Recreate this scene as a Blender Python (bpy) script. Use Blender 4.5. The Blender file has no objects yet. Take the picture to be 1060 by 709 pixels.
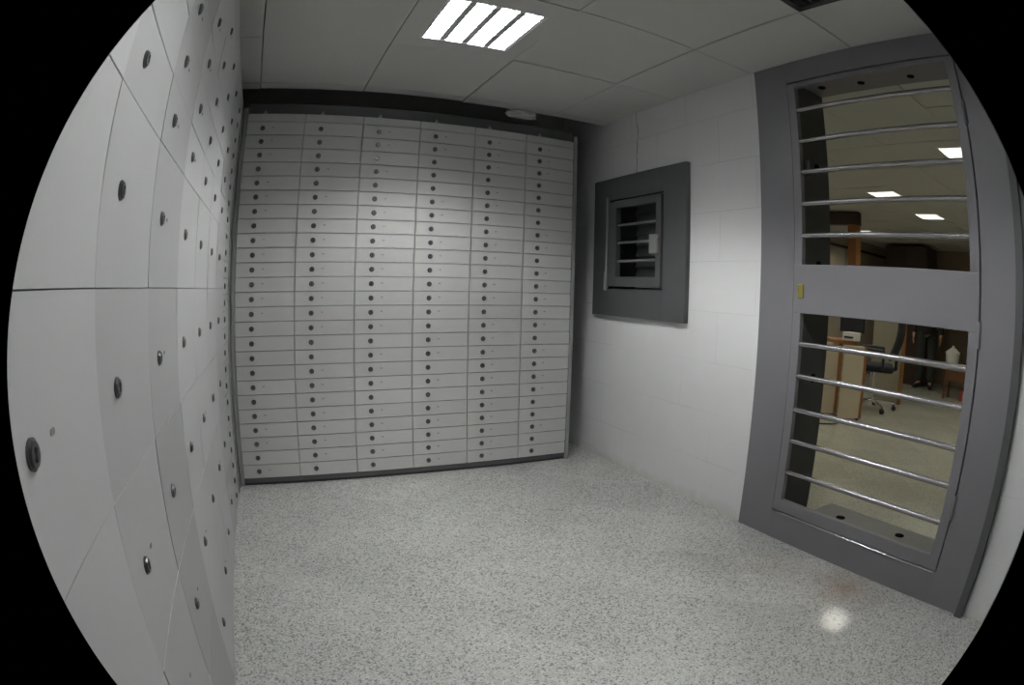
import bpy, bmesh, math, random
from mathutils import Vector, Matrix
random.seed(7)
scene = bpy.context.scene
col = scene.collection
S = 0.08            # one box row in metres
ZF = -25.043        # floor height in row units
def P(x, y, z): return Vector((x * S, y * S, (z - ZF) * S))

# ------------------------------------------------------------------ materials
def new_mat(name):
    m = bpy.data.materials.new(name); m.use_nodes = True
    nt = m.node_tree
    b = nt.nodes['Principled BSDF']
    return m, nt, b
def N(nt, t, **kw):
    n = nt.nodes.new(t)
    for k, v in kw.items():
        if k in n.inputs.keys(): n.inputs[k].default_value = v
        else: setattr(n, k, v)
    return n
def math_n(nt, op, a, b=None, c=None):
    n = nt.nodes.new('ShaderNodeMath'); n.operation = op
    for i, v in enumerate((a, b, c)):
        if v is None: continue
        if isinstance(v, (int, float)): n.inputs[i].default_value = v
        else: nt.links.new(v, n.inputs[i])
    return n.outputs[0]
def mixc(nt, fac, a, b, mode='MIX'):
    n = nt.nodes.new('ShaderNodeMix'); n.data_type = 'RGBA'; n.blend_type = mode
    for sock, v in ((n.inputs[0], fac), (n.inputs[6], a), (n.inputs[7], b)):
        if isinstance(v, (int, float)): sock.default_value = v
        elif isinstance(v, tuple): sock.default_value = v
        else: nt.links.new(v, sock)
    return n.outputs[2]
def bump(nt, b, h, dist=0.002, strength=0.5):
    n = nt.nodes.new('ShaderNodeBump'); n.inputs['Strength'].default_value = strength
    n.inputs['Distance'].default_value = dist
    nt.links.new(h, n.inputs['Height']); nt.links.new(n.outputs[0], b.inputs['Normal'])
def obj_coord(nt): return nt.nodes.new('ShaderNodeTexCoord').outputs['Object']
def geo_pos(nt): return nt.nodes.new('ShaderNodeNewGeometry').outputs['Position']

def simple(name, c, rough=0.5, metal=0.0, spec=0.5, noise=0.06, nscale=9.0, bmp=0.0, vary=0.0):
    m, nt, b = new_mat(name)
    co = geo_pos(nt)
    nz = N(nt, 'ShaderNodeTexNoise', Scale=nscale, Detail=4.0); nt.links.new(co, nz.inputs['Vector'])
    v = math_n(nt, 'MULTIPLY_ADD', nz.outputs[0], 2 * noise, 1 - noise)
    if vary:
        oi = nt.nodes.new('ShaderNodeObjectInfo')
        v = math_n(nt, 'MULTIPLY', v, math_n(nt, 'MULTIPLY_ADD', oi.outputs['Random'], 2 * vary, 1 - vary))
    n = nt.nodes.new('ShaderNodeVectorMath'); n.operation = 'SCALE'
    n.inputs[0].default_value = c[:3]; nt.links.new(v, n.inputs['Scale'])
    nt.links.new(n.outputs[0], b.inputs['Base Color'])
    b.inputs['Roughness'].default_value = rough; b.inputs['Metallic'].default_value = metal
    b.inputs['Specular IOR Level'].default_value = spec
    if bmp:
        n2 = N(nt, 'ShaderNodeTexNoise', Scale=220.0, Detail=2.0); nt.links.new(co, n2.inputs['Vector'])
        bump(nt, b, n2.outputs[0], 0.001, bmp)
    return m
def emit(name, c, s):
    m, nt, b = new_mat(name)
    b.inputs['Base Color'].default_value = (*c, 1)
    b.inputs['Emission Color'].default_value = (*c, 1); b.inputs['Emission Strength'].default_value = s
    return m

def emit_dir(name, c, s, curve):
    """downlight: emission follows a luminaire's photometric curve (angle from straight down, degrees -> relative intensity)"""
    m, nt, b = new_mat(name); L = nt.links
    g = nt.nodes.new('ShaderNodeNewGeometry')
    dt = nt.nodes.new('ShaderNodeVectorMath'); dt.operation = 'DOT_PRODUCT'
    L.new(g.outputs['Incoming'], dt.inputs[0]); dt.inputs[1].default_value = (0, 0, -1)
    cr = nt.nodes.new('ShaderNodeValToRGB'); L.new(dt.outputs['Value'], cr.inputs[0])
    el = cr.color_ramp.elements
    pts = sorted((math.cos(math.radians(a)), v) for a, v in curve)
    el[0].position = pts[0][0]; el[0].color = (pts[0][1],) * 3 + (1,)
    el[1].position = pts[-1][0]; el[1].color = (pts[-1][1],) * 3 + (1,)
    for p, v in pts[1:-1]:
        e = el.new(p); e.color = (v, v, v, 1)
    b.inputs['Base Color'].default_value = (*c, 1); b.inputs['Emission Color'].default_value = (*c, 1)
    L.new(math_n(nt, 'MULTIPLY', cr.outputs['Color'], s), b.inputs['Emission Strength'])
    return m

M = {}
M['door'] = simple('grey_enamel', (.49, .49, .48), .42, spec=.45, noise=.05, nscale=5, bmp=.04, vary=.04)
M['door_left'] = simple('grey_enamel_tall', (.46, .46, .465), .36, spec=.5, noise=.05, nscale=5, bmp=.04, vary=.07)
M['carcass'] = simple('grey_carcass_paint', (.25, .258, .255), .45, noise=.08, bmp=.05)
M['kick'] = simple('black_kick_paint', (.03, .03, .032), .5)
M['lock'] = simple('dark_steel_lock', (.13, .13, .135), .34, metal=.85, noise=.1)
M['slot'] = simple('lock_slot_black', (.01, .01, .01), .7)
M['mark'] = simple('dull_door_mark', (.27, .27, .26), .5, metal=.3)
M['frame'] = simple('grey_violet_steel_paint', (.185, .181, .195), .40, noise=.07, nscale=4, bmp=.08)
M['frame_dark'] = simple('dark_shaded_steel', (.085, .087, .09), .45, noise=.07, bmp=.08)  # dark rails; on the window plate, gate paint with shade put into colour
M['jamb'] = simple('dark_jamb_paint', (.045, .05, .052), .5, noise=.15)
M['sill'] = simple('worn_sill_steel', (.15, .155, .145), .45, noise=.2, nscale=14)
M['hole'] = simple('hole_black', (.01, .01, .01), 1.0, spec=0.0)
M['bar'] = simple('steel_bar', (.36, .35, .35), .27, metal=.9, noise=.05)
M['brass'] = simple('brass_keyhole', (.42, .36, .10), .35, metal=.7)
M['grey_metal'] = simple('dull_grey_steel', (.30, .30, .29), .4, metal=.4)
M['tile_ceiling'] = simple('mineral_ceiling_tile', (.58, .58, .555), .9, noise=.05, nscale=3, bmp=.3)
M['backing'] = simple('void_dark', (.10, .10, .095), .9)
M['vent'] = simple('vent_dark', (.05, .05, .05), .6)
M['lamp_body'] = simple('lamp_white_enamel', (.8, .8, .8), .4)
M['lamp_mirror'] = simple('lamp_louvre_satin', (.45, .45, .47), .6, noise=.02)
M['tube'] = emit('fluorescent_tube', (.97, .99, 1.0), 9.0)
M['trough'] = emit_dir('lit_reflector', (.985, .995, .985), 178.0, [(0, .34), (35, .48), (45, .88), (51, .82), (56, .42), (61, .10), (67, .02), (90, .006)])
M['diffuser'] = emit_dir('lamp_diffuser', (1.0, .96, .84), 24.0, [(0, .7), (40, 1.0), (55, .8), (64, .3), (71, .06), (90, .03)])
M['wall_plain'] = simple('plain_plaster', (.62, .61, .58), .8, noise=.05)
M['office_wall'] = simple('office_wall_paint', (.42, .37, .29), .8, noise=.05)
M['mauve'] = simple('office_far_wall_paint', (.33, .26, .19), .8, noise=.1)
M['beige'] = simple('beige_laminate', (.60, .52, .38), .5, noise=.05)
M['beige_grey'] = simple('beige_grey_fabric', (.34, .32, .24), .9, noise=.1)
M['wood'] = simple('orange_brown_wood', (.30, .13, .045), .45, noise=.25, nscale=12)
M['wood_dark'] = simple('dark_brown_wood', (.045, .026, .018), .5, noise=.2, nscale=10)
M['wood_table'] = simple('red_brown_wood', (.14, .06, .03), .45, noise=.25, nscale=10)
M['black'] = simple('black_plastic', (.018, .02, .026), .55)
M['black_fabric'] = simple('black_mesh_fabric', (.02, .024, .03), .9)
M['chrome'] = simple('chrome', (.75, .75, .76), .15, metal=1.0, noise=.02)
M['white_plastic'] = simple('white_plastic', (.75, .74, .70), .4)
M['red'] = simple('red_card', (.30, .05, .03), .6)
M['skin'] = simple('skin', (.48, .28, .19), .55)
M['trousers'] = simple('dark_grey_cloth', (.04, .043, .04), .9)
M['jacket'] = simple('brown_black_cloth', (.035, .026, .022), .9)
M['shoe'] = simple('black_shoe_leather', (.012, .012, .013), .4)
M['lips'] = simple('lips', (.32, .12, .10), .5)
M['hair'] = simple('dark_hair', (.015, .01, .008), .6)
M['paper'] = simple('pale_plaster_scrap', (.60, .60, .56), .9, noise=.15, nscale=40)

# floor: speckled granite tiles laid at 45 degrees
def floor_mat(name, base, dark, light, warm, contrast, stain):
    m, nt, b = new_mat(name); L = nt.links
    pos = geo_pos(nt)
    sep = nt.nodes.new('ShaderNodeSeparateXYZ'); L.new(pos, sep.inputs[0])
    x = math_n(nt, 'DIVIDE', sep.outputs[0], S); y = math_n(nt, 'DIVIDE', sep.outputs[1], S)
    T = 7.45
    def seam(c, off):
        q = math_n(nt, 'DIVIDE', math_n(nt, 'SUBTRACT', c, off), T)
        fr = math_n(nt, 'FRACT', q); cell = math_n(nt, 'FLOOR', q)
        d = math_n(nt, 'ABSOLUTE', math_n(nt, 'SUBTRACT', fr, .5))
        return math_n(nt, 'GREATER_THAN', d, .5 - .006), cell
    s1, c1 = seam(math_n(nt, 'SUBTRACT', x, y), 29.8)
    s2, c2 = seam(math_n(nt, 'ADD', x, y), 2.95)
    sm = math_n(nt, 'MAXIMUM', s1, s2)
    cv = nt.nodes.new('ShaderNodeCombineXYZ'); L.new(c1, cv.inputs[0]); L.new(c2, cv.inputs[1])
    wn = nt.nodes.new('ShaderNodeTexWhiteNoise'); wn.noise_dimensions = '2D'; L.new(cv.outputs[0], wn.inputs['Vector'])
    # crystals, slightly offset per tile
    off = nt.nodes.new('ShaderNodeVectorMath'); off.operation = 'MULTIPLY_ADD'
    L.new(wn.outputs['Color'], off.inputs[0]); off.inputs[1].default_value = (3, 3, 3); L.new(pos, off.inputs[2])
    warp = N(nt, 'ShaderNodeTexNoise', Scale=60.0, Detail=2.0); L.new(off.outputs[0], warp.inputs['Vector'])
    wv = nt.nodes.new('ShaderNodeVectorMath'); wv.operation = 'MULTIPLY_ADD'
    L.new(warp.outputs['Color'], wv.inputs[0]); wv.inputs[1].default_value = (.012, .012, 0); L.new(off.outputs[0], wv.inputs[2])
    v = N(nt, 'ShaderNodeTexVoronoi', Scale=185.0); L.new(wv.outputs[0], v.inputs['Vector'])
    sc = nt.nodes.new('ShaderNodeSeparateColor'); L.new(v.outputs['Color'], sc.inputs[0])
    n2 = N(nt, 'ShaderNodeTexNoise', Scale=2.2, Detail=3.0); L.new(pos, n2.inputs['Vector'])
    thr = math_n(nt, 'MULTIPLY_ADD', n2.outputs[0], .30, .02)
    isdark = math_n(nt, 'LESS_THAN', sc.outputs[0], thr)
    islight = math_n(nt, 'GREATER_THAN', sc.outputs[0], .66)
    iswarm = math_n(nt, 'GREATER_THAN', sc.outputs[1], .85)
    v2 = N(nt, 'ShaderNodeTexVoronoi', Scale=420.0); L.new(wv.outputs[0], v2.inputs['Vector'])
    sc2 = nt.nodes.new('ShaderNodeSeparateColor'); L.new(v2.outputs['Color'], sc2.inputs[0])
    c = mixc(nt, math_n(nt, 'MULTIPLY', islight, .8 * contrast), base, light)
    c = mixc(nt, math_n(nt, 'MULTIPLY', iswarm, .5 * contrast), c, warm)
    c = mixc(nt, math_n(nt, 'MULTIPLY', isdark, contrast), c, dark)
    c = mixc(nt, math_n(nt, 'MULTIPLY', math_n(nt, 'LESS_THAN', sc2.outputs[0], .22), .45 * contrast), c, dark)
    # per tile tone and broad dirt
    tone = math_n(nt, 'MULTIPLY_ADD', wn.outputs['Value'], .12 if stain else .13, .94)
    n3 = N(nt, 'ShaderNodeTexNoise', Scale=3.0, Detail=5.0, Roughness=.6); L.new(pos, n3.inputs['Vector'])
    tone = math_n(nt, 'MULTIPLY', tone, math_n(nt, 'MULTIPLY_ADD', n3.outputs[0], .24, .88))
    vm = nt.nodes.new('ShaderNodeVectorMath'); vm.operation = 'SCALE'; L.new(c, vm.inputs[0]); L.new(tone, vm.inputs['Scale'])
    c = vm.outputs[0]
    if stain:      # rusty smear in front of the gate
        for (sx, sy, r, colr, amt) in ((25.4, -27.6, 2.6, (.30, .20, .13, 1), .55), (24.5, -23.2, 2.2, (.34, .27, .20, 1), .35), (22.3, -20.2, 3.2, (.28, .26, .22, 1), .35)):
            dx = math_n(nt, 'SUBTRACT', x, sx); dy = math_n(nt, 'SUBTRACT', y, sy)
            d = math_n(nt, 'SQRT', math_n(nt, 'ADD', math_n(nt, 'MULTIPLY', dx, dx), math_n(nt, 'MULTIPLY', dy, dy)))
            n4 = N(nt, 'ShaderNodeTexNoise', Scale=9.0, Detail=4.0); L.new(pos, n4.inputs['Vector'])
            f = math_n(nt, 'SUBTRACT', math_n(nt, 'ADD', 1.0, math_n(nt, 'MULTIPLY_ADD', n4.outputs[0], 1.4, -.7)), math_n(nt, 'DIVIDE', d, r))
            f = math_n(nt, 'MULTIPLY', math_n(nt, 'MAXIMUM', math_n(nt, 'MINIMUM', f, 1.0), 0.0), amt)
            c = mixc(nt, f, c, colr)
    c = mixc(nt, math_n(nt, 'MULTIPLY', sm, math_n(nt, 'MAXIMUM', math_n(nt, 'MULTIPLY_ADD', n2.outputs[0], 3.2, -1.55), .03)), c, (.60, .60, .56, 1))
    L.new(c, b.inputs['Base Color'])
    L.new(math_n(nt, 'MULTIPLY_ADD', n3.outputs[0], .14, .05), b.inputs['Roughness'])
    b.inputs['Specular IOR Level'].default_value = .28
    return m
M['floor'] = floor_mat('granite_floor', (.475, .475, .455, 1), (.20, .20, .195, 1), (.65, .65, .63, 1), (.52, .49, .42, 1), .78, True)
M['floor_office'] = floor_mat('granite_floor_office', (.43, .43, .36, 1), (.24, .25, .20, 1), (.52, .52, .44, 1), (.46, .43, .33, 1), .7, False)

# painted block wall
def block_mat():
    m, nt, b = new_mat('white_painted_block'); L = nt.links
    pos = geo_pos(nt)
    sep = nt.nodes.new('ShaderNodeSeparateXYZ'); L.new(pos, sep.inputs[0])
    y = math_n(nt, 'ADD', sep.outputs[1], 13.6 * S); z = math_n(nt, 'SUBTRACT', sep.outputs[2], (-5.59 - ZF) * S)
    cv = nt.nodes.new('ShaderNodeCombineXYZ'); L.new(y, cv.inputs[0]); L.new(z, cv.inputs[1])
    nj = N(nt, 'ShaderNodeTexNoise', Scale=4.0, Detail=3.0); L.new(pos, nj.inputs['Vector'])
    wv = nt.nodes.new('ShaderNodeVectorMath'); wv.operation = 'MULTIPLY_ADD'
    L.new(nj.outputs['Color'], wv.inputs[0]); wv.inputs[1].default_value = (.006, .006, 0); L.new(cv.outputs[0], wv.inputs[2])
    br = nt.nodes.new('ShaderNodeTexBrick'); L.new(wv.outputs[0], br.inputs['Vector'])
    br.inputs['Scale'].default_value = 1.0; br.inputs['Brick Width'].default_value = 6.56 * S
    br.inputs['Row Height'].default_value = 3.28 * S; br.inputs['Mortar Size'].default_value = .0016; br.inputs['Mortar Smooth'].default_value = .3
    n1 = N(nt, 'ShaderNodeTexNoise', Scale=1.6, Detail=2.0); L.new(pos, n1.inputs['Vector'])
    vis = math_n(nt, 'MINIMUM', math_n(nt, 'MAXIMUM', math_n(nt, 'MULTIPLY_ADD', n1.outputs[0], 5.0, -2.0), .12), 1.0)
    f = math_n(nt, 'MULTIPLY', br.outputs['Fac'], math_n(nt, 'MULTIPLY', vis, .45))
    n2 = N(nt, 'ShaderNodeTexNoise', Scale=7.0, Detail=5.0); L.new(pos, n2.inputs['Vector'])
    base = mixc(nt, math_n(nt, 'MULTIPLY', n2.outputs[0], .5), (.77, .77, .775, 1), (.68, .68, .68, 1))
    c = mixc(nt, f, base, (.36, .35, .33, 1))
    # scuffed yellowish band above the floor
    zz = sep.outputs[2]
    n3 = N(nt, 'ShaderNodeTexNoise', Scale=14.0, Detail=5.0); L.new(pos, n3.inputs['Vector'])
    d = math_n(nt, 'MULTIPLY_ADD', zz, -9.0, math_n(nt, 'MULTIPLY', n3.outputs[0], 1.1))
    d = math_n(nt, 'MULTIPLY', math_n(nt, 'MINIMUM', math_n(nt, 'MAXIMUM', d, 0.0), 1.0), .6)
    c = mixc(nt, d, c, (.52, .48, .36, 1))
    # hairline crack above the window
    yy = math_n(nt, 'DIVIDE', sep.outputs[1], S)
    wob = math_n(nt, 'MULTIPLY_ADD', N(nt, 'ShaderNodeTexNoise', Scale=1.0).outputs[0], 0.0, 0.0)
    ncr = N(nt, 'ShaderNodeTexNoise', Scale=9.0, Detail=3.0); L.new(pos, ncr.inputs['Vector'])
    dc = math_n(nt, 'ABSOLUTE', math_n(nt, 'ADD', math_n(nt, 'ADD', yy, 4.55), math_n(nt, 'MULTIPLY_ADD', ncr.outputs[0], .8, -.4)))
    cr = math_n(nt, 'MULTIPLY', math_n(nt, 'LESS_THAN', dc, .05), math_n(nt, 'GREATER_THAN', zz, (-2 - ZF) * S))
    c = mixc(nt, math_n(nt, 'MULTIPLY', cr, .7), c, (.2, .2, .2, 1))
    L.new(c, b.inputs['Base Color']); b.inputs['Roughness'].default_value = .55
    b.inputs['Specular IOR Level'].default_value = .3
    h = math_n(nt, 'SUBTRACT', math_n(nt, 'MULTIPLY', n2.outputs[0], .5), br.outputs['Fac'])
    bump(nt, b, h, .0015, .5)
    return m
M['block'] = block_mat()

# ------------------------------------------------------------------ mesh helpers
def bm_new(): return bmesh.new()
def box(bm, a, b, bevel=0.0, mi=0):
    lo = Vector((min(a[i], b[i]) for i in range(3))); hi = Vector((max(a[i], b[i]) for i in range(3)))
    r = bmesh.ops.create_cube(bm, size=1.0)
    vs = r['verts']
    for v in vs: v.co = Vector((lo[i] + (v.co[i] + .5) * (hi[i] - lo[i]) for i in range(3)))
    fs = {f for v in vs for f in v.link_faces}
    for f in fs: f.material_index = mi
    if bevel > 0:
        es = list({e for v in vs for e in v.link_edges})
        bmesh.ops.bevel(bm, geom=es, offset=bevel, segments=2, affect='EDGES', profile=.5)
    return vs
def cyl(bm, p0, p1, r, seg=16, r2=None, mi=0, cap=True):
    p0 = Vector(p0); p1 = Vector(p1); d = p1 - p0
    rr = bmesh.ops.create_cone(bm, cap_ends=cap, segments=seg, radius1=r, radius2=r if r2 is None else r2, depth=d.length)
    rot = Vector((0, 0, 1)).rotation_difference(d.normalized()).to_matrix().to_4x4()
    mat = Matrix.Translation((p0 + p1) / 2) @ rot
    bmesh.ops.transform(bm, matrix=mat, verts=rr['verts'])
    for v in rr['verts']:
        for f in v.link_faces: f.material_index = mi
    return rr['verts']
def tube(bm, pts, r, seg=10):
    for a, b in zip(pts, pts[1:]): cyl(bm, a, b, r, seg)
    for p in pts[1:-1]:
        s = bmesh.ops.create_uvsphere(bm, u_segments=seg, v_segments=6, radius=r)
        bmesh.ops.translate(bm, verts=s['verts'], vec=Vector(p))
def mesh_of(bm, name, mats, smooth=False):
    me = bpy.data.meshes.new(name); bm.normal_update(); bm.to_mesh(me); bm.free()
    for m in (mats if isinstance(mats, (list, tuple)) else [mats]): me.materials.append(M[m] if isinstance(m, str) else m)
    if smooth:
        for p in me.polygons: p.use_smooth = True
        try: me.set_sharp_from_angle(angle=math.radians(38))
        except Exception: pass
    return me
def link(name, me, parent=None, loc=None, rot=None):
    o = bpy.data.objects.new(name, me); col.objects.link(o)
    if parent: o.parent = parent
    if loc is not None: o.location = loc
    if rot is not None: o.rotation_euler = rot
    return o
def obj(name, bm, mats, parent=None, smooth=False, loc=None, rot=None):
    return link(name, mesh_of(bm, name, mats, smooth), parent, loc, rot)
def empty(name, loc, label, cat, group=None, rotz=0.0):
    o = bpy.data.objects.new(name, None); col.objects.link(o); o.location = loc; o.rotation_euler = (0, 0, rotz)
    o.empty_display_size = .05
    return tag(o, label, cat, group)
def tag(o, label, cat, group=None):
    o['label'] = label; o['category'] = cat
    if group: o['group'] = group
    return o
def struct(o): o['kind'] = 'structure'; return o
def copy_tree(o, parent=None):
    c = o.copy(); col.objects.link(c); c.parent = parent
    for ch in o.children: copy_tree(ch, c)
    return c

# ------------------------------------------------------------------ setting
XL, XR = -1.6, 27.6          # face of left cabinets, right wall
CE = 3.25                    # ceiling
WT = 30.4                    # outer face of right wall
YB, YREAR = 7.0, -54.0
OX, OY0, OY1 = 122.0, -60.0, 23.0

bm = bm_new(); box(bm, P(-9, YREAR, ZF - 1.5), P(WT, YB, ZF)); o = obj('floor', bm, 'floor'); struct(o)
bm = bm_new(); box(bm, P(WT, OY0, ZF - 1.5), P(OX, OY1, ZF)); o = obj('floor', bm, 'floor_office'); struct(o)
bm = bm_new(); box(bm, P(-9, YB, ZF), P(XR, YB + 2, 9)); struct(obj('wall_back', bm, 'wall_plain'))
bm = bm_new(); box(bm, P(-11, YREAR, ZF), P(-9, YB + 2, 9)); struct(obj('wall_left', bm, 'wall_plain'))
bm = bm_new(); box(bm, P(-9, YREAR - 2, ZF), P(WT, YREAR, 9)); struct(obj('wall_rear', bm, 'carcass'))
# right wall, cut for the doorway and the small window
def holed_wall(bm, x0, x1, ys, zs, holes):
    for i in range(len(ys) - 1):
        for j in range(len(zs) - 1):
            if (i, j) in holes: continue
            box(bm, P(x0, ys[i], zs[j]), P(x1, ys[i + 1], zs[j + 1]))
bm = bm_new()
ys = [YREAR, -32.6, -19.9, -8.3, -1.4, YB + 2]; zs = [ZF, -24.0, -10.9, -3.8, 1.9, 9]
# doorway: ys[1]..ys[2] x floor..1.9 ; window: ys[3]..ys[4] x -10.9..-3.8
holed_wall(bm, XR, WT, ys, zs, {(1, 0), (1, 1), (1, 2), (1, 3), (3, 2)})
bmesh.ops.remove_doubles(bm, verts=bm.verts, dist=1e-5)
struct(obj('wall_right', bm, 'block'))
bm = bm_new(); box(bm, P(WT, OY1, ZF), P(OX, OY1 + 2, 9)); struct(obj('wall_office_side', bm, 'office_wall'))
bm = bm_new(); box(bm, P(OX, OY0, ZF), P(OX + 2, OY1 + 2, 9)); struct(obj('wall_office_far', bm, 'mauve'))
bm = bm_new(); box(bm, P(WT, OY0 - 2, ZF), P(OX + 2, OY0, 9)); struct(obj('wall_office_rear', bm, 'office_wall'))
bm = bm_new(); box(bm, P(40, OY1 - .35, 0.9), P(OX, OY1, 1.35), .004); struct(obj('trim_1', bm, 'wood_dark'))

# ceilings: mineral tiles with open joints under a dark void
GX0, GXP, GY0, GYP = -0.62, 7.75, -0.85, 8.1
LAMPS = [(11.2, -12.85), (11.2, -12.85 - 2 * GYP)]
OLAMPS = [(49.8, -5.1), (49.8, -24.0), (65.8, -6.6), (57.5, 11.3), (80.8, -6.8), (80.8, 11.3), (49.8, -42), (65.3, -37.3), (80.8, -37.3), (96.3, -42), (111.8, -42), (96.3, 14.5)]  # rear ones and the last one are added out of view for office light
OLW = 2.15
VENT = (14.88, 22.63, -33.25, -25.15)
def ceiling(name, x0, x1, y0, y1, lamps, LW, LH):
    bm = bm_new(); rnd = random.Random(3)
    ix0 = math.floor((x0 - GX0) / GXP); ix1 = math.ceil((x1 - GX0) / GXP)
    iy0 = math.floor((y0 - GY0) / GYP); iy1 = math.ceil((y1 - GY0) / GYP)
    g = .03
    for i in range(ix0, ix1):
        for j in range(iy0, iy1):
            a0, a1 = GX0 + i * GXP, GX0 + (i + 1) * GXP; b0, b1 = GY0 + j * GYP, GY0 + (j + 1) * GYP
            a0, a1, b0, b1 = max(a0, x0), min(a1, x1), max(b0, y0), min(b1, y1)
            if a1 - a0 < .2 or b1 - b0 < .2: continue
            cxm, cym = (a0 + a1) / 2, (b0 + b1) / 2
            if name == 'ceiling' and x1 < 40 and abs(cxm - (VENT[0] + VENT[1]) / 2) < 1 and abs(cym - (VENT[2] + VENT[3]) / 2) < 1: continue
            dz = rnd.uniform(-.04, .05)
            a0 += g; a1 -= g; b0 += g; b1 -= g
            z0, z1 = CE + dz, CE + .25
            hit = [l for l in lamps if a0 < l[0] < a1 and b0 < l[1] < b1]
            if hit:
                lx, ly = hit[0]
                for (p, q, r, s) in ((a0, lx - LW, b0, b1), (lx + LW, a1, b0, b1), (lx - LW, lx + LW, b0, ly - LH), (lx - LW, lx + LW, ly + LH, b1)):
                    box(bm, P(p, r, CE), P(q, s, z1))
            else:
                vs = box(bm, P(a0, b0, z0), P(a1, b1, z1), .003)
    box(bm, P(x0, y0, CE + 2.2), P(x1, y1, CE + 2.4), mi=1)
    o = obj(name, bm, ['tile_ceiling', 'backing']); struct(o)
    return o
ceiling('ceiling', -9, XR, YREAR, .35, LAMPS, 2.72, 2.66)
ceiling('ceiling', WT, OX, OY0, OY1, OLAMPS, OLW, OLW)
bm = bm_new(); box(bm, P(-9, YREAR, 9), P(OX + 2, OY1 + 2, 9.5)); struct(obj('ceiling_slab', bm, 'backing'))

# ------------------------------------------------------------------ safe deposit cabinets
W = 4.274
def make_door_mesh(w, h, name, mat, th=.16, g=.022, gx=None):
    """door front in local coords: x to the right, z up, front towards -y; origin at the centre of its back"""
    bm = bm_new(); gx = g if gx is None else gx
    box(bm, (-(w / 2 - gx) * S, -th * S, -(h / 2 - g) * S), ((w / 2 - gx) * S, 0, (h / 2 - g) * S), .0014 if gx == g else .0005)
    return mesh_of(bm, name, mat)
def make_lock_mesh():
    bm = bm_new()
    cyl(bm, (0, 0, 0), (0, -.003, 0), .0145, 20)
    cyl(bm, (0, -.003, 0), (0, -.0062, 0), .0128, 20, .0112)
    box(bm, (-.0016, -.0070, -.0062), (.0016, -.0061, .0062), mi=1)
    cyl(bm, (0, -.0061, .0035), (0, -.0072, .0035), .0031, 10, mi=1)
    return mesh_of(bm, 'lock', ['lock', 'slot'], True)
def make_door_mark_mesh():  # pair of dots standing in for the small number beside each lock
    bm = bm_new()
    cyl(bm, (-.003, 0, 0), (-.003, -.0012, 0), .0036, 10); cyl(bm, (.003, 0, 0), (.003, -.0012, 0), .0036, 10)
    return mesh_of(bm, 'rivet', 'mark', True)
LOCK = make_lock_mesh(); DOOR_MARK = make_door_mark_mesh()
D1 = make_door_mesh(W, 1.0, 'door_low', 'door')
rnd = random.Random(11)
def add_doors(root, w, heights, z0, me_by_h, lockx, door_marks, tilt):
    """heights from the bottom up, local z measured from the floor"""
    z = z0; out = []
    for h in heights:
        d = link('door', me_by_h[h], root, (w / 2 * S, rnd.uniform(-.0006, .0006), (z + h / 2) * S),
                 (math.radians(rnd.uniform(-tilt, tilt)), 0, math.radians(rnd.uniform(-tilt, tilt))))
        out.append(d)
        link('lock', LOCK, d, ((lockx - w / 2) * S, -.16 * S, 0), (0, rnd.uniform(-.15, .15), 0))
        if rnd.random() < door_marks:
            link('rivet', DOOR_MARK, d, ((lockx - w / 2 + .78) * S, -.16 * S, .06 * S), (0, 0, 0))
        z += h
    return out
BZ = .543        # bottom of the lowest door above the floor (units)
def cabinet_body(bm, w, top, depth=6.6):
    box(bm, (0, 0, .30 * S), (w * S, depth * S, top * S), 0)
ORD = ['leftmost', 'second from the left', 'third from the left', 'fourth from the left', 'fifth from the left', 'rightmost']
BWHAT = ['leftmost in the back row, touching the corner', 'second from the left in the back row', 'third from the left in the back row',
         'third from the right in the back row', 'second from the right in the back row', 'at the free right end of the back row']
for c in range(6):
    x0 = -1.2 + W * c
    r = empty('safe_deposit_cabinet', P(x0, 0, ZF), 'grey steel cabinet of low deposit doors, ' + BWHAT[c], 'cabinet', 'deposit box cabinets along the back wall')
    bm = bm_new()
    cabinet_body(bm, W, 25.543)
    obj('body', bm, 'carcass', r, loc=(0, .012, 0))
    bm = bm_new(); box(bm, (0.005 * S, -.10 * S, (BZ - .34) * S), ((W - .005) * S, .1, (BZ - .03) * S), .002)
    obj('bottom_rail', bm, 'frame_dark', r)
    bm = bm_new(); box(bm, (0, .03 * S, 0), (W * S, .1, .25 * S)); obj('kick_plate', bm, 'kick', r)
    bm = bm_new(); box(bm, (.02 * S, -.15 * S, (BZ + 25.02) * S), ((W - .02) * S, .1, (BZ + 25.6) * S), .0016); obj('header_strip', bm, 'door', r)
    bm = bm_new(); box(bm, (0, .25 * S, (BZ + 25.6) * S), (W * S, .35 * S, (BZ + 26.5) * S)); obj('top_rail', bm, 'frame_dark', r)
    bm = bm_new()     # small triangular lug above the lock line
    vs = [bm.verts.new(Vector(v)) for v in [((1.05) * S, 0, 0), ((1.45) * S, 0, 0), ((1.25) * S, 0, .34 * S), ((1.05) * S, .012, 0), ((1.45) * S, .012, 0), ((1.25) * S, .012, .34 * S)]]
    for f in ((0, 1, 2), (5, 4, 3), (0, 3, 4, 1), (1, 4, 5, 2), (2, 5, 3, 0)): bm.faces.new([vs[i] for i in f])
    obj('lug', bm, 'grey_metal', r, loc=(0, .05 * S, (BZ + 25.62) * S))
    add_doors(r, W, [1.0] * 25, BZ, {1.0: D1}, 1.2, .7, .12)
    if c == 5:
        bm = bm_new(); box(bm, (W * S, -.2 * S, 0), ((W + .32) * S, 6.6 * S, (BZ + 26.1) * S), .003); obj('side_panel', bm, 'carcass', r)
    if c == 0:
        bm = bm_new(); box(bm, (-.30 * S, -.12 * S, 0), (0, 6.6 * S, (BZ + 26.1) * S), .003); obj('side_panel', bm, 'carcass', r)

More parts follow.
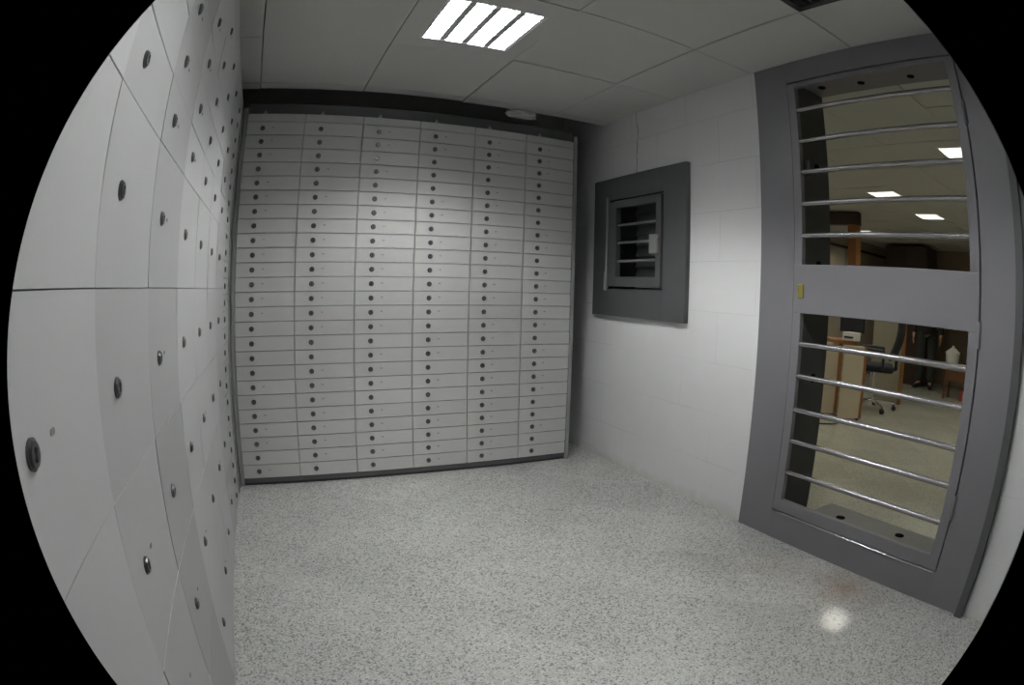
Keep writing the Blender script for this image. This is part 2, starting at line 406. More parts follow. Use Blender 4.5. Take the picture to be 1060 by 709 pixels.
# left-hand row: fronts face +x
WL = 4.24
HT, HS = 10 / 3, 5 / 3
# left row: brightness steps between cabinets put into three slightly different greys
LSET = {}
for key, cval in (('mid', .445), ('dark', .375), ('pale', .50)):
    M['door_left_' + key] = simple('grey_enamel_' + key, (cval, cval, cval + .006), .36, spec=.5, noise=.05, nscale=5, bmp=.04, vary=.035)
    LSET[key] = (make_door_mesh(WL, HT, 'door_tall', 'door_left_' + key, g=.010, gx=.004), make_door_mesh(WL, HS, 'door_medium', 'door_left_' + key, g=.010, gx=.004))
DL = make_door_mesh(WL, 1.0, 'door_low', 'door_left', g=.010)
TONE = {0: 'mid', 1: 'mid', 2: 'pale', 3: 'pale', 4: 'pale', 5: 'dark', 6: 'mid', 7: 'pale', 8: 'mid'}
LW_ = ['its tall doors largest in view', 'second largest in view', 'third largest in view', 'fourth from the camera', 'third from the far corner', 'second from the far corner', 'next to the low-doored corner cabinet']
seam = [-1.62 - WL * k for k in range(10)]     # far edges
BZ2 = BZ - .083
for k in range(9):
    y1 = seam[k]; y0 = y1 - WL
    if k == 0: lab = 'grey steel cabinet of low doors only, at the far end of the left row'
    elif k == 8: lab = 'grey steel cabinet of the left row beside the camera, at the dark rim'
    else: lab = 'grey cabinet of tall doors in the left row, ' + LW_[7 - k]
    # local frame: x along +y world?  fronts (-y local) face +x world -> rotate +90 deg; local x -> world +y
    r = empty('safe_deposit_cabinet', P(XL, y0, ZF), lab, 'cabinet', 'deposit box cabinets along the left wall', rotz=math.pi / 2)
    off = .16 * S
    bm = bm_new(); cabinet_body(bm, WL, 25.543, 6.0); obj('body', bm, 'carcass', r, loc=(0, off + .012, 0))
    bm = bm_new(); box(bm, (0, off - .13 * S, 0), (WL * S, off + .1, (BZ2 - .01) * S)); obj('bottom_rail', bm, 'door_left', r)
    bm = bm_new(); box(bm, (.02 * S, off - .15 * S, (BZ2 + 25.02) * S), ((WL - .02) * S, off + .1, (BZ2 + 26.0) * S), .0016); obj('header_strip', bm, 'door_left', r)
    if k == 0: ds = add_doors(r, WL, [1.0] * 25, BZ2, {1.0: DL}, 1.2, .0, .12)
    else: ds = add_doors(r, WL, [HT] * 5 + [HS] * 5, BZ2, {HT: LSET[TONE[k]][0], HS: LSET[TONE[k]][1]}, 1.2, .5, .28)
    for ch in ds: ch.location.y += off
bm = bm_new(); box(bm, P(XL - 6.2, -1.61, ZF), P(XL + .06, -.13, .5 + .6), .002)
tag(obj('corner_filler_panel', bm, 'carcass'), 'narrow grey steel filler panel closing the corner between left and back cabinets', 'panel')

# ------------------------------------------------------------------ steel door frame, gate and window
FX0, FX1 = 27.41, 27.6
d = bpy.data.objects.new('door_1', None); col.objects.link(d); d.location = P(XR, -26, ZF); struct(d)
def rel(parent, bm):       # bake world coords into the local frame of an unrotated parent
    bmesh.ops.translate(bm, verts=bm.verts, vec=-parent.location)
def part(name, bm, mat, parent, smooth=False):
    rel(parent, bm); return obj(name, bm, mat, parent, smooth)
ZT, Y0, Y1 = CE - .02, -17.38, -34.4
GY0_, GY1_, GZ0, GZ1 = -19.98, -31.95, -23.35, 1.75      # hole in the frame plate
bm = bm_new()
box(bm, P(FX0, Y0, ZF), P(FX1, GY0_, ZT), .003); box(bm, P(FX0, GY1_, ZF), P(FX1, Y1, ZT), .003)
box(bm, P(FX0, GY0_, ZF), P(FX1, GY1_, GZ0), 0); box(bm, P(FX0, GY0_, GZ1 + .1), P(FX1, GY1_, ZT), 0)
part('frame_plate', bm, 'frame', d)
bm = bm_new()   # outer return of the frame at its right-hand edge, standing off the wall
box(bm, P(27.15, Y1 + .35, ZF), P(FX1, Y1 - .12, ZT), .003)
part('frame_edge', bm, 'frame_dark', d)
bm = bm_new()   # deep jambs of the opening
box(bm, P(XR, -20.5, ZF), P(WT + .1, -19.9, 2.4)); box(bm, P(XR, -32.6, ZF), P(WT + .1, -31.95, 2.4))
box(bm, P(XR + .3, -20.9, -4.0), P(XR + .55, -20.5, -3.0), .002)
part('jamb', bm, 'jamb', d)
bm = bm_new(); box(bm, P(XR - .02, -20.4, 1.84), P(WT + .1, -32.0, 2.6))
part('lintel', bm, 'frame', d)
bm = bm_new(); box(bm, P(XR, -20.5, ZF), P(33.6, -31.95, -24.1), .006)
part('threshold', bm, 'sill', d)
for (hx, hy) in ((31.7, -22.6), (32.2, -27.1)):
    bm = bm_new(); cyl(bm, P(hx, hy, -24.1), P(hx, hy, -24.07), .026, 20); part('bolt_hole', bm, 'hole', d, True)
for (hx, hy) in ((29.0, -21.6), (29.35, -24.4), (29.5, -28.0)):
    bm = bm_new(); cyl(bm, P(hx, hy, 1.80), P(hx, hy, 1.85), .020, 20); part('bolt_hole', bm, 'hole', d, True)
for hz in (-3.2, -9.0, -15.5):
    bm = bm_new(); cyl(bm, P(29.2, -20.5, hz), P(29.2, -20.53, hz), .022, 20); part('bolt_hole', bm, 'hole', d, True)

g = empty('barred_gate', P(27.4, -26, -23.3), 'grey steel barred gate with ten round bars and a wide middle plate', 'gate')
GXa, GXb = 27.40, 27.75
bm = bm_new()
box(bm, P(GXa, -20.0, -23.25), P(GXb, -20.55, 1.75), .002); box(bm, P(GXa, -31.3, -23.25), P(GXb, -31.88, 1.75), .002)
box(bm, P(GXa + .01, -20.5, -23.25), P(GXb - .01, -31.35, -22.55), .002); box(bm, P(GXa + .01, -20.5, 1.45), P(GXb - .01, -31.35, 1.75), .002)
part('gate_frame', bm, 'frame', g)
bm = bm_new(); box(bm, P(GXa - .02, -20.0, -11.80), P(GXb, -31.86, -9.10), .003); part('middle_plate', bm, 'frame', g)
for z in (.0, -1.95, -3.82, -5.67, -7.47, -13.5, -15.3, -17.2, -19.0, -20.85):
    bm = bm_new(); cyl(bm, P(27.56, -20.4, z), P(27.56, -31.4, z), .155 * S, 16); part('bar', bm, 'bar', g, True)
bm = bm_new(); box(bm, P(GXa - .10, -20.35, -10.95), P(GXa, -20.75, -10.2), .002); part('lock_cylinder', bm, 'brass', g)['label'] = 'brass lock cylinder'
bm = bm_new(); cyl(bm, P(27.36, -20.1, -23.34), P(27.36, -31.8, -23.34), .0035, 10); part('bottom_rod', bm, 'chrome', g, True)
for z in (-20.5, -12.5, -2.0):
    bm = bm_new(); cyl(bm, P(27.36, -31.92, z), P(27.36, -31.92, z + 1.2), .010, 12); part('hinge', bm, 'frame', g, True)

# window plate
w_ = bpy.data.objects.new('window_1', None); col.objects.link(w_); w_.location = P(XR, -5, -13); struct(w_)
PX0 = 27.2
bm = bm_new()
wy0, wy1, wz0, wz1 = .9, -10.75, -13.1, -1.9
iy0, iy1, iz0, iz1 = -1.45, -8.25, -10.95, -3.75
box(bm, P(PX0, wy0, wz0), P(XR, iy0, wz1), .002); box(bm, P(PX0, iy1, wz0), P(XR, wy1, wz1), .002)
box(bm, P(PX0, iy0, wz0), P(XR, iy1, iz0)); box(bm, P(PX0, iy0, iz1), P(XR, iy1, wz1))
part('frame_plate', bm, 'frame_dark', w_)
bm = bm_new()
box(bm, P(XR, -1.4, -10.95), P(WT, -1.2, -3.7)); box(bm, P(XR, -8.5, -10.95), P(WT, -8.3, -3.7)); box(bm, P(XR, -1.4, -11.1), P(WT, -8.3, -10.9)); box(bm, P(XR, -1.4, -3.8), P(WT, -8.3, -3.6))
part('reveal', bm, 'frame_dark', w_)
bm = bm_new()   # closed slatted shutter on the office side
z = -10.9
while z < -3.8:
    vs = box(bm, P(30.0, -1.4, z), P(30.12, -8.3, z + .95))
    bmesh.ops.rotate(bm, verts=vs, cent=P(30.06, -4.8, z + .47), matrix=Matrix.Rotation(math.radians(14), 3, 'Y'))
    z += .9
m_shut = simple('green_grey_slat', (.10, .115, .11), .6); M['shut'] = m_shut
part('shutter', bm, 'shut', w_)
h = empty('barred_hatch', P(27.3, -5, -10.9), 'small dark grey steel barred hatch set in the window plate', 'hatch')
bm = bm_new()
for (a, b, c_, e) in ((-1.5, -2.6, -10.75, -3.95), (-7.62, -8.2, -10.75, -3.95)): box(bm, P(27.02, a, c_), P(27.5, b, e), .003)
box(bm, P(27.03, -2.55, -10.75), P(27.49, -7.66, -10.0), 0); box(bm, P(27.03, -2.55, -4.5), P(27.49, -7.66, -3.95), 0)
part('hatch_frame', bm, 'frame_dark', h)
for z in (-5.88, -7.3, -8.75):
    bm = bm_new(); cyl(bm, P(27.3, -2.5, z), P(27.3, -7.7, z), .10 * S, 12); part('bar', bm, 'grey_metal', h, True)
bm = bm_new(); box(bm, P(26.85, -7.05, -8.3), P(27.3, -8.0, -6.9), .004); box(bm, P(26.8, -7.4, -7.2), P(27.0, -8.15, -7.0), .002); part('lock_box', bm, 'grey_metal', h)
bm = bm_new(); cyl(bm, P(26.98, -1.42, -10.2), P(26.98, -1.42, -3.5), .008, 12); cyl(bm, P(26.95, -1.42, -11.1), P(26.95, -1.42, -9.6), .014, 12); part('hinge_rod', bm, 'grey_metal', h, True)

# ------------------------------------------------------------------ ceiling lights
def make_louvre_light(x, y, label, group):
    r = empty('ceiling_light', P(x, y, CE), label, 'ceiling light', group)
    lw, lh = 2.70 * S, 2.64 * S
    bm = bm_new(); H = .95 * S
    t = .004
    box(bm, (-lw, -lh, 0), (-lw + t, lh, H)); box(bm, (lw - t, -lh, 0), (lw, lh, H))
    box(bm, (-lw, -lh, 0), (lw, -lh + t, H)); box(bm, (-lw, lh - t, 0), (lw, lh, H)); box(bm, (-lw, -lh, H), (lw, lh, H + t))
    obj('housing', bm, 'lamp_body', r)
    n = 4; p = 2 * lw / n
    for i in range(n):
        cx = -lw + (i + .5) * p
        bm = bm_new(); cyl(bm, (cx, -lh + .012, .60 * S), (cx, lh - .012, .60 * S), .10 * S, 14)
        obj('fluorescent_tube', bm, 'tube', r, True)
        bm = bm_new(); box(bm, (cx - .52 * S, -lh + .006, .80 * S), (cx + .52 * S, lh - .006, .84 * S)); obj('reflector', bm, 'trough', r)
    bm = bm_new()      # V shaped mirror dividers between the tubes, open cross blades
    for i in range(n + 1):
        cx = -lw + i * p
        a = .19 * S
        vs = [bm.verts.new(v) for v in ((cx - a, -lh + t, .004), (cx + a, -lh + t, .004), (cx, -lh + t, .22 * S), (cx - a, lh - t, .004), (cx + a, lh - t, .004), (cx, lh - t, .22 * S))]
        for f in ((0, 1, 4, 3), (1, 2, 5, 4), (2, 0, 3, 5), (0, 2, 1), (3, 4, 5)): bm.faces.new([vs[q] for q in f])
    nb = 10
    for k in range(1, nb):
        yy = -lh + k * 2 * lh / nb
        vs = [bm.verts.new(v) for v in ((-lw + t, yy - .035 * S, .002), (-lw + t, yy + .035 * S, .002), (-lw + t, yy, .14 * S), (lw - t, yy - .035 * S, .002), (lw - t, yy + .035 * S, .002), (lw - t, yy, .14 * S))]
        for f in ((0, 1, 4, 3), (1, 2, 5, 4), (2, 0, 3, 5), (0, 2, 1), (3, 4, 5)): bm.faces.new([vs[q] for q in f])
    obj('louvre', bm, 'lamp_mirror', r)
    return r
L0 = make_louvre_light(*LAMPS[0], 'square recessed ceiling light with four bright tubes above the back cabinets', None)
for i, (x, y) in enumerate(LAMPS[1:]):
    c = copy_tree(L0); c.location = P(x, y, CE)
    c['label'] = 'square recessed tube light in the strongroom ceiling above the camera, out of view'

def make_panel_light():
    r = empty('office_ceiling_light', P(*OLAMPS[0], CE), 'square lit ceiling panel in the office', 'ceiling light', 'lit panels in the office ceiling')
    bm = bm_new()
    a = (OLW - .03) * S; b = (OLW - .25) * S
    for (x0, x1, y0, y1) in ((-a, -b, -a, a), (b, a, -a, a), (-b, b, -a, -b), (-b, b, b, a)): box(bm, (x0, y0, -.003), (x1, y1, .03))
    box(bm, (-a, -a, .03), (a, a, .034))
    obj('frame', bm, 'lamp_body', r)
    bm = bm_new(); box(bm, (-b, -b, .006), (b, b, .010)); obj('diffuser', bm, 'diffuser', r)
    return r
pl = make_panel_light()
OL = ['lit ceiling panel seen through the gate, nearest it, cut by the dark left jamb', 'bright lit ceiling panel seen at the right edge of the gate between the upper bars',
      'lit ceiling panel seen just above the fourth gate bar from the top', 'lit panel out of sight in the office ceiling', 'lit ceiling panel seen between the fourth and fifth gate bars']
for i, (x, y) in enumerate(OLAMPS):
    c = pl if i == 0 else copy_tree(pl)
    c.location = P(x, y, CE); c['label'] = OL[i] if i < 5 and i != 3 else 'lit office ceiling panel, from a set mostly added out of sight for brightness'

# ceiling vent
v = empty('ceiling_vent', P(18.75, -29.2, CE), 'dark slatted square air vent in the ceiling near the gate', 'vent')
bm = bm_new(); x0, x1, y0, y1 = VENT; x0 += .1; x1 -= .1; y0 += .1; y1 -= .1
for (a, b, c_, e) in ((x0, x0 + .35, y0, y1), (x1 - .35, x1, y0, y1), (x0, x1, y0, y0 + .35), (x0, x1, y1 - .35, y1)): box(bm, P(a, c_, CE - .05), P(b, e, CE + .4), .002)
part('vent_frame', bm, 'vent', v)
bm = bm_new()
for k in range(14):
    yy = y0 + .6 + k * (y1 - y0 - 1.2) / 13
    vs = box(bm, P(x0 + .3, yy - .22, CE + .12), P(x1 - .3, yy + .22, CE + .16))
    bmesh.ops.rotate(bm, verts=vs, cent=P((x0 + x1) / 2, yy, CE + .14), matrix=Matrix.Rotation(math.radians(35), 3, 'X'))
part('vent_slats', bm, 'vent', v)

# scrap of ceiling plaster sticking out over the back cabinets
bm = bm_new()
s = bmesh.ops.create_icosphere(bm, subdivisions=3, radius=1.0); rr = random.Random(5)
for vv in bm.verts:
    k = 1 + rr.uniform(-.16, .16); vv.co = Vector((vv.co.x * 1.25 * k, vv.co.y * .5 * k, vv.co.z * .42 * k - .18 * abs(vv.co.x))) * S
tag(obj('plaster_scrap', bm, 'paper', None, True, loc=P(19.9, .3, 3.0)), 'pale lump of broken plaster hanging at the ceiling edge over the back cabinets', 'plaster')

# ------------------------------------------------------------------ office seen through the gate
def thing(name, x, y, label, cat, group=None, z=ZF): return empty(name, P(x, y, z), label, cat, group)
def slab(bm, a, b, th, z0, z1, bev=.003):
    """upright panel between two ground points a, b"""
    a = Vector(a); b = Vector(b); dd = (b - a); L = dd.length; ang = math.atan2(dd.y, dd.x)
    vs = box(bm, (0, -th / 2 * S, (z0 - ZF) * S), (L * S, th / 2 * S, (z1 - ZF) * S), bev)
    bmesh.ops.rotate(bm, verts=bm.verts, cent=(0, 0, 0), matrix=Matrix.Rotation(ang, 3, 'Z'))
    bmesh.ops.translate(bm, verts=bm.verts, vec=(a.x * S, a.y * S, 0))
def panel(name, a, b, th, z0, z1, mat, parent, bev=.003):
    bm = bm_new(); slab(bm, a, b, th, z0, z1, bev); return part(name, bm, mat, parent)
# workstation: two beige end panels with wooden edges and a worktop
t = thing('office_desk', 65, 1, 'beige office desk with wooden edges standing beyond the gate beside a black chair', 'desk')
panel('end_panel', (63.1, -1.7), (65.3, -3.6), .35, ZF + .25, -15.75, 'beige', t)
panel('panel_edge', (65.3, -3.6), (65.6, -3.86), .42, ZF + .25, -15.75, 'wood', t)
panel('back_panel', (63.5, 2.2), (65.0, .3), .35, ZF + .25, -15.75, 'beige', t)
panel('panel_edge', (65.0, .3), (65.3, -.1), .42, ZF + .25, -15.75, 'wood', t)
bm = bm_new(); slab(bm, (65.2, -.5), (69.5, 3.8), 3.2, -15.75, -15.3, .004); part('worktop', bm, 'wood', t)
for (a, b) in (((63.3, -1.9)), ((65.2, -3.5))):
    bm = bm_new(); cyl(bm, P(a, b, ZF), P(a, b, ZF + .3), .018, 12); part('foot', bm, 'black', t, True)
t = thing('partition_screen', 60.8, 2.9, 'tall beige partition screen behind the dark left jamb of the gate', 'partition')
panel('screen', (60.2, 3.6), (61.3, 2.2), .3, ZF, -9.5, 'beige', t)
panel('screen_edge', (61.3, 2.2), (61.6, 1.8), .36, ZF, -9.5, 'wood', t)
# printer with a black monitor behind it
t = thing('desk_printer', 66, -1.6, 'white desktop printer on the wooden desk top', 'printer', z=-15.3)
bm = bm_new(); box(bm, P(65.4, -1.9, -15.3), P(67.0, .1, -14.2), .006); part('printer_body', bm, 'white_plastic', t)
bm = bm_new(); box(bm, P(65.3, -1.6, -14.95), P(65.4, -.2, -14.75), .001); part('paper_slot', bm, 'black', t)
t = thing('monitor', 67.6, -.8, 'black computer monitor on the desk behind the white printer', 'monitor', z=-15.3)
bm = bm_new(); box(bm, P(67.4, -2.0, -14.3), P(67.9, 1.9, -11.4), .01); part('screen', bm, 'black', t)
bm = bm_new(); box(bm, P(67.6, -.3, -15.2), P(67.8, .3, -14.0), .003); box(bm, P(67.1, -1, -15.3), P(68.3, 1, -15.15), .003); part('stand', bm, 'black', t)
# office chair
def office_chair(x, y, rz, label, sc=1.0):
    r = thing('office_chair', x, y, label, 'chair'); r.rotation_euler.z = rz
    def lp(name, bm, mat, smooth=False): return obj(name, bm, mat, r, smooth)
    bm = bm_new(); box(bm, (-.24, -.24, .44), (.24, .24, .52), .035); lp('seat', bm, 'black_fabric', True)
    bm = bm_new()
    prev = None; rings = []
    for i in range(9):
        u = i / 8; z = .58 + .55 * u; yy = .22 + .10 * u + .05 * math.sin(u * math.pi); hw = .21 + .03 * math.sin(u * math.pi)
        rings.append([bm.verts.new(v) for v in ((-hw, yy - .06, z), (0, yy, z), (hw, yy - .06, z), (hw, yy - .03, z), (0, yy + .035, z), (-hw, yy - .03, z))])
    for a, b in zip(rings, rings[1:]):
        for k in range(6): bm.faces.new((a[k], a[(k + 1) % 6], b[(k + 1) % 6], b[k]))
    bm.faces.new(rings[0][::-1]); bm.faces.new(rings[-1])
    bmesh.ops.recalc_face_normals(bm, faces=bm.faces)
    lp('backrest', bm, 'black_fabric', True)
    bm = bm_new(); tube(bm, [(0, .15, .45), (0, .27, .48), (0, .27, .70)], .022); lp('back_support', bm, 'black')
    for s_ in (-1, 1):
        bm = bm_new(); tube(bm, [(s_ * .25, .10, .48), (s_ * .31, .10, .52), (s_ * .31, .10, .68), (s_ * .31, -.16, .69), (s_ * .27, -.18, .50)], .016); lp('armrest', bm, 'black', True)
    bm = bm_new(); cyl(bm, (0, 0, .09), (0, 0, .44), .028, 14); lp('column', bm, 'chrome', True)
    for k in range(5):
        a = 2 * math.pi * k / 5 + .5; c_, s2 = math.cos(a), math.sin(a)
        bm = bm_new(); cyl(bm, (0, 0, .11), (c_ * .30, s2 * .30, .075), .020, 10, .012); leg = lp('leg', bm, 'chrome', True)
        bm = bm_new(); cyl(bm, (c_ * .30 - s2 * .022, s2 * .30 + c_ * .022, .027), (c_ * .30 + s2 * .022, s2 * .30 - c_ * .022, .027), .027, 12); cyl(bm, (c_ * .30, s2 * .30, .05), (c_ * .30, s2 * .30, .08), .008, 8)
        obj('caster', bm, 'black', leg, True)
    return r
office_chair(75.0, -.2, math.radians(208), 'black swivel office chair with chrome star base beside the beige desk')
# low partition with a wooden edge behind the chair
t = thing('low_partition', 85, 2, 'grey-beige low partition with a wooden end edge behind the swivel chair', 'partition')
panel('partition_panel', (87.4, 7.0), (83.4, -.9), .5, ZF, -11.5, 'beige_grey', t)
panel('partition_edge', (83.4, -.9), (83.2, -1.3), .56, ZF, -11.5, 'wood', t)
# wardrobe
t = thing('wardrobe', 112, 11, 'very dark brown tall wardrobe against the office wall', 'wardrobe')
bm = bm_new(); box(bm, P(110, 6.3, ZF), P(116, 17.0, 2.6), .006); part('body', bm, 'wood_dark', t)
for (a, b) in ((6.45, 11.55), (11.65, 16.85)):
    bm = bm_new(); box(bm, P(109.75, a, ZF + .8), P(110.02, b, 2.4), .004); dd = part('door', bm, 'wood_dark', t)
    hy = 11.2 if a < 8 else 12.0
    bm = bm_new(); cyl(bm, P(109.6, hy, -13), P(109.6, hy, -11.6), .008, 8); rel(t, bm); obj('handle', bm, 'chrome', dd, True)
# brown pillar and beam
t = thing('wooden_post', 76, 5, 'orange-brown wooden post rising to a dark beam beyond the gate', 'post')
bm = bm_new(); box(bm, P(75.3, 4.3, ZF), P(76.9, 5.8, 1.2), .006); part('shaft', bm, 'wood', t)
bm = bm_new(); slab(bm, (76.4, 4.0), (73.0, 16.0), 1.3, 1.2, 3.1, .004); part('beam', bm, 'wood_dark', t)
# table, pot, far chair, box
t = thing('side_table', 101, -6, 'red-brown wooden table at the far side of the office', 'table')
bm = bm_new(); box(bm, P(99.4, -9.5, -19.2), P(103, -3.0, -18.75), .004); part('table_top', bm, 'wood_table', t)
bm = bm_new(); box(bm, P(99.7, -9.3, -21.8), P(99.9, -3.2, -19.2), .002); part('apron', bm, 'wood_table', t)
for (a, b) in ((99.8, -3.3), (99.8, -9.2), (102.7, -3.3), (102.7, -9.2)):
    bm = bm_new(); box(bm, P(a - .2, b - .2, ZF), P(a + .2, b + .2, -19.2), .003); part('leg', bm, 'wood_table', t)
t = thing('coffee_urn', 101, -3.9, 'squat white pot with a lid on the red-brown table', 'pot', z=-18.75)
bm = bm_new(); c0 = (101, -4.1)
cyl(bm, P(*c0, -18.75), P(*c0, -17.2), 1.35 * S, 24, 1.5 * S); cyl(bm, P(*c0, -17.2), P(*c0, -16.9), 1.55 * S, 24, 1.55 * S); part('pot_body', bm, 'white_plastic', t, True)
bm = bm_new(); cyl(bm, P(*c0, -16.9), P(*c0, -16.2), 1.5 * S, 24, .5 * S); cyl(bm, P(*c0, -16.2), P(*c0, -15.8), .3 * S, 12, .3 * S); part('lid', bm, 'white_plastic', t, True)
r = office_chair(106.5, -12.0, math.radians(-100), 'black office chair at the far red-brown table, cut off by the right gate stile')
bm = bm_new(); box(bm, P(100.3, -8.6, ZF), P(102, -6.6, -23.2), .003)
tag(obj('carton', bm, 'red'), 'small dark red carton on the floor under the far table', 'box')
# cable on the office floor
cu = bpy.data.curves.new('cable', 'CURVE'); cu.dimensions = '3D'; cu.bevel_depth = .006; sp = cu.splines.new('NURBS')
pts = [(57.5, 3.0), (57.2, -.4), (58.6, -3.0), (61.5, -3.6), (64.2, -1.6), (66.0, 1.5)]
sp.points.add(len(pts) - 1)
for q, (a, b) in zip(sp.points, pts): q.co = (*(P(a, b, ZF) + Vector((0, 0, .007))), 1)
sp.use_endpoint_u = True; cu.materials.append(M['black'])
tmp = bpy.data.objects.new('tmp', cu); col.objects.link(tmp)
me_c = bpy.data.meshes.new_from_object(tmp.evaluated_get(bpy.context.evaluated_depsgraph_get())); bpy.data.objects.remove(tmp)
o = bpy.data.objects.new('floor_cable', me_c); col.objects.link(o); tag(o, 'thin black cable lying on the office floor under the desk', 'cable')

# person standing far away in dark clothes
def skin_mesh(name, verts, edges, radii, mat, parent, sub=1, root=0):
    me = bpy.data.meshes.new(name); me.from_pydata(verts, edges, [])
    ob = bpy.data.objects.new(name, me); col.objects.link(ob); ob.parent = parent
    md = ob.modifiers.new('skin', 'SKIN'); md.use_smooth_shade = True
    for i, rr_ in enumerate(radii):
        sv = me.skin_vertices[0].data[i]; sv.radius = (rr_, rr_) if not isinstance(rr_, tuple) else rr_
        sv.use_root = (i == root)
    sm = ob.modifiers.new('sub', 'SUBSURF'); sm.levels = sub; sm.render_levels = sub
    me.materials.append(M[mat])
    dg = bpy.context.evaluated_depsgraph_get(); dg.update()
    me2 = bpy.data.meshes.new_from_object(ob.evaluated_get(dg)); ob.modifiers.clear(); ob.data = me2
    if not me2.materials: me2.materials.append(M[mat])
    for p_ in me2.polygons: p_.use_smooth = True
    return ob
pr = thing('person', 108.2, 4.9, 'person in dark jacket and dark grey trousers standing far off in the office', 'person')
pr.rotation_euler.z = math.radians(-78)        # local -y faces the gate
V = []; E_ = []; R_ = []
def av(p, r, prev=None):
    V.append(p); R_.append(r)
    if prev is not None: E_.append((prev, len(V) - 1))
    return len(V) - 1
pel = av((0, 0, .92), (.14, .10)); sp1 = av((0, 0, 1.10), (.125, .085), pel); ch = av((0, 0, 1.30), (.15, .10), sp1); nk0 = av((0, .01, 1.43), (.07, .06), ch); nk = av((0, 0, 1.50), .05, nk0)
hd = av((0, -.01, 1.56), (.052, .06), nk); hd2 = av((0, -.01, 1.62), (.05, .06), hd)
for s_ in (-1, 1):
    hip = av((s_ * .085, 0, .86), .085, pel); kn = av((s_ * .10, -.01, .48), .055, hip); an = av((s_ * .10, .02, .09), .036, kn); toe = av((s_ * .15, -.13, .035), (.035, .025), an)
    sh = av((s_ * .18, .01, 1.39), .055, ch); el = av((s_ * .24, .03, 1.12), .042, sh); wr = av((s_ * .25, -.03, .87), .027, el); pm = av((s_ * .25, -.05, .80), (.022, .034), wr)
    for k in range(4):
        f1 = av((s_ * .252, -.078 + k * .018, .755), .0085, pm); f2 = av((s_ * .248, -.084 + k * .018, .715 - (.012 if k in (1, 2) else 0)), .0078, f1)
        av((s_ * .238, -.086 + k * .018, .690 - (.015 if k in (1, 2) else 0)), .007, f2)
    t1 = av((s_ * .235, -.088, .80), .0095, pm); av((s_ * .228, -.108, .765), .008, t1)
bo = skin_mesh('body', V, E_, R_, 'skin', pr, 1)
bm = bm_new(); bm.from_mesh(bo.data)
hs = bmesh.ops.create_uvsphere(bm, u_segments=28, v_segments=20, radius=1.0)['verts']
for v_ in hs:
    x_, y_, z_ = v_.co
    jaw = 1 - .32 * max(0, -z_) ** 1.3
    px = x_ * .074 * jaw; py = y_ * .096 * (1 - .12 * max(0, -z_)) ; pz = z_ * .118
    if y_ < 0:        # face: eye hollows, brow, nose, chin
        py += .012 * math.exp(-((abs(px) - .030) ** 2) / .00018 - ((pz - .004) ** 2) / .00022)
        py -= .026 * math.exp(-(px ** 2) / .00010 - ((pz + .024) ** 2) / .00034)
        py -= .008 * math.exp(-(px ** 2) / .0005 - ((pz + .095) ** 2) / .0004)
    v_.co = Vector((px, py - .012, pz + 1.625))
for s_ in (-1, 1):
    es = bmesh.ops.create_uvsphere(bm, u_segments=12, v_segments=8, radius=1.0)['verts']
    for v_ in es: v_.co = Vector((s_ * .074 + v_.co.x * .008, v_.co.y * .018, 1.62 + v_.co.z * .030))
me_b = mesh_of(bm, 'body', 'skin', True); bo.data = me_b
for s_ in (-1, 1):
    bm = bm_new(); bmesh.ops.create_uvsphere(bm, u_segments=12, v_segments=8, radius=.0085)
    obj('eye', bm, 'black', pr, True, loc=(s_ * .030, -.088, 1.629))
bm = bm_new(); es = bmesh.ops.create_uvsphere(bm, u_segments=16, v_segments=8, radius=1.0)['verts']
for v_ in es: v_.co = Vector((v_.co.x * .022, v_.co.y * .006, v_.co.z * .006))
obj('mouth', bm, 'lips', pr, True, loc=(0, -.099, 1.565))
V = []; E_ = []; R_ = []
pel = av((0, 0, .95), (.155, .115))
for s_ in (-1, 1):
    hip = av((s_ * .09, 0, .82), .105, pel); kn = av((s_ * .10, -.01, .48), .082, hip); an = av((s_ * .10, .015, .09), .072, kn)
skin_mesh('trousers', V, E_, R_, 'trousers', pr, 1)
V = []; E_ = []; R_ = []
pel = av((0, 0, .76), (.18, .135)); w0 = av((0, 0, .98), (.17, .125), pel); w1 = av((0, 0, 1.14), (.16, .115), w0); ch = av((0, 0, 1.31), (.175, .12), w1); nk = av((0, .01, 1.44), (.085, .075), ch)
for s_ in (-1, 1):
    sh = av((s_ * .18, .01, 1.39), .072, ch); el = av((s_ * .24, .03, 1.12), .060, sh); wr = av((s_ * .25, -.035, .82), .045, el)
skin_mesh('jacket', V, E_, R_, 'jacket', pr, 1)
for s_ in (-1, 1):
    skin_mesh('shoe', [(s_ * .09, .06, .045), (s_ * .11, -.03, .05), (s_ * .145, -.13, .035), (s_ * .16, -.18, .03)], [(0, 1), (1, 2), (2, 3)], [(.045, .045), (.046, .05), (.046, .035), (.03, .025)], 'shoe', pr, 1)
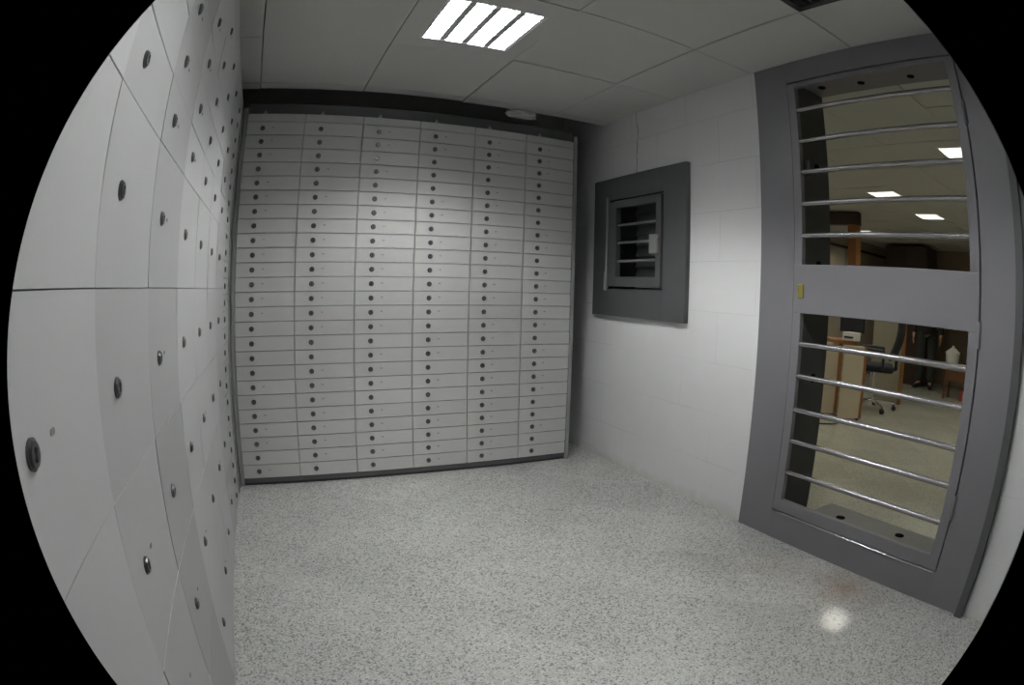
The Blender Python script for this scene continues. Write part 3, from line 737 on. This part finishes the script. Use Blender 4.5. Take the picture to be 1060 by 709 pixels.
bm = bm_new(); hs = bmesh.ops.create_uvsphere(bm, u_segments=28, v_segments=20, radius=1.0)['verts']
for v_ in hs: v_.co = Vector((v_.co.x * .081, v_.co.y * .103 - .006, v_.co.z * .125 + 1.628))
bmesh.ops.delete(bm, geom=[v_ for v_ in bm.verts if (v_.co.y < -.02 and v_.co.z < 1.69) or v_.co.z < 1.575 or (v_.co.y < .01 and v_.co.z < 1.65)], context='VERTS')
obj('hair', bm, 'hair', pr, True)

# ------------------------------------------------------------------ world, camera, view
wd = bpy.data.worlds.new('world'); scene.world = wd; wd.use_nodes = True
wd.node_tree.nodes['Background'].inputs[0].default_value = (0, 0, 0, 1)

cam = bpy.data.cameras.new('camera'); co = bpy.data.objects.new('camera', cam); col.objects.link(co); scene.camera = co
cam.type = 'PANO'; cam.sensor_fit = 'HORIZONTAL'; cam.sensor_width = 36.0; cam.sensor_height = 36.0 * 709 / 1060
tgt = cam.cycles if hasattr(cam, 'cycles') and hasattr(cam.cycles, 'panorama_type') else cam
tgt.panorama_type = 'FISHEYE_LENS_POLYNOMIAL'
K = [4.87642082e-02, 2.82828739e-04, -2.69710815e-05, 1.35668431e-06]
tgt.fisheye_polynomial_k0 = 0.0
for i, k in enumerate(K): setattr(tgt, 'fisheye_polynomial_k%d' % (i + 1), -k)
tgt.fisheye_fov = 1.955
cam.shift_x = -(547.906 - 530) / 1060; cam.shift_y = (376.854 - 354.5) / 709
r_ = Vector((0.89744, -0.44023, 0.028331)); u_ = Vector((0.03036, 0.125705, 0.991603)); f_ = Vector((0.440096, 0.889042, -0.126178))
mw = Matrix((r_, u_, -f_)).transposed().to_4x4(); mw.translation = Vector((0.106827, -3.185195, 1.093033))
co.matrix_world = mw
cam.clip_start = .01

scene.view_settings.view_transform = 'Standard'; scene.view_settings.look = 'None'
scene.view_settings.gamma = 1.0; scene.view_settings.use_curve_mapping = False
scene.view_settings.exposure = 0.0
scene.cycles.max_bounces = 8; scene.cycles.diffuse_bounces = 5; scene.cycles.sample_clamp_indirect = 6.0
scene.cycles.use_denoising = True
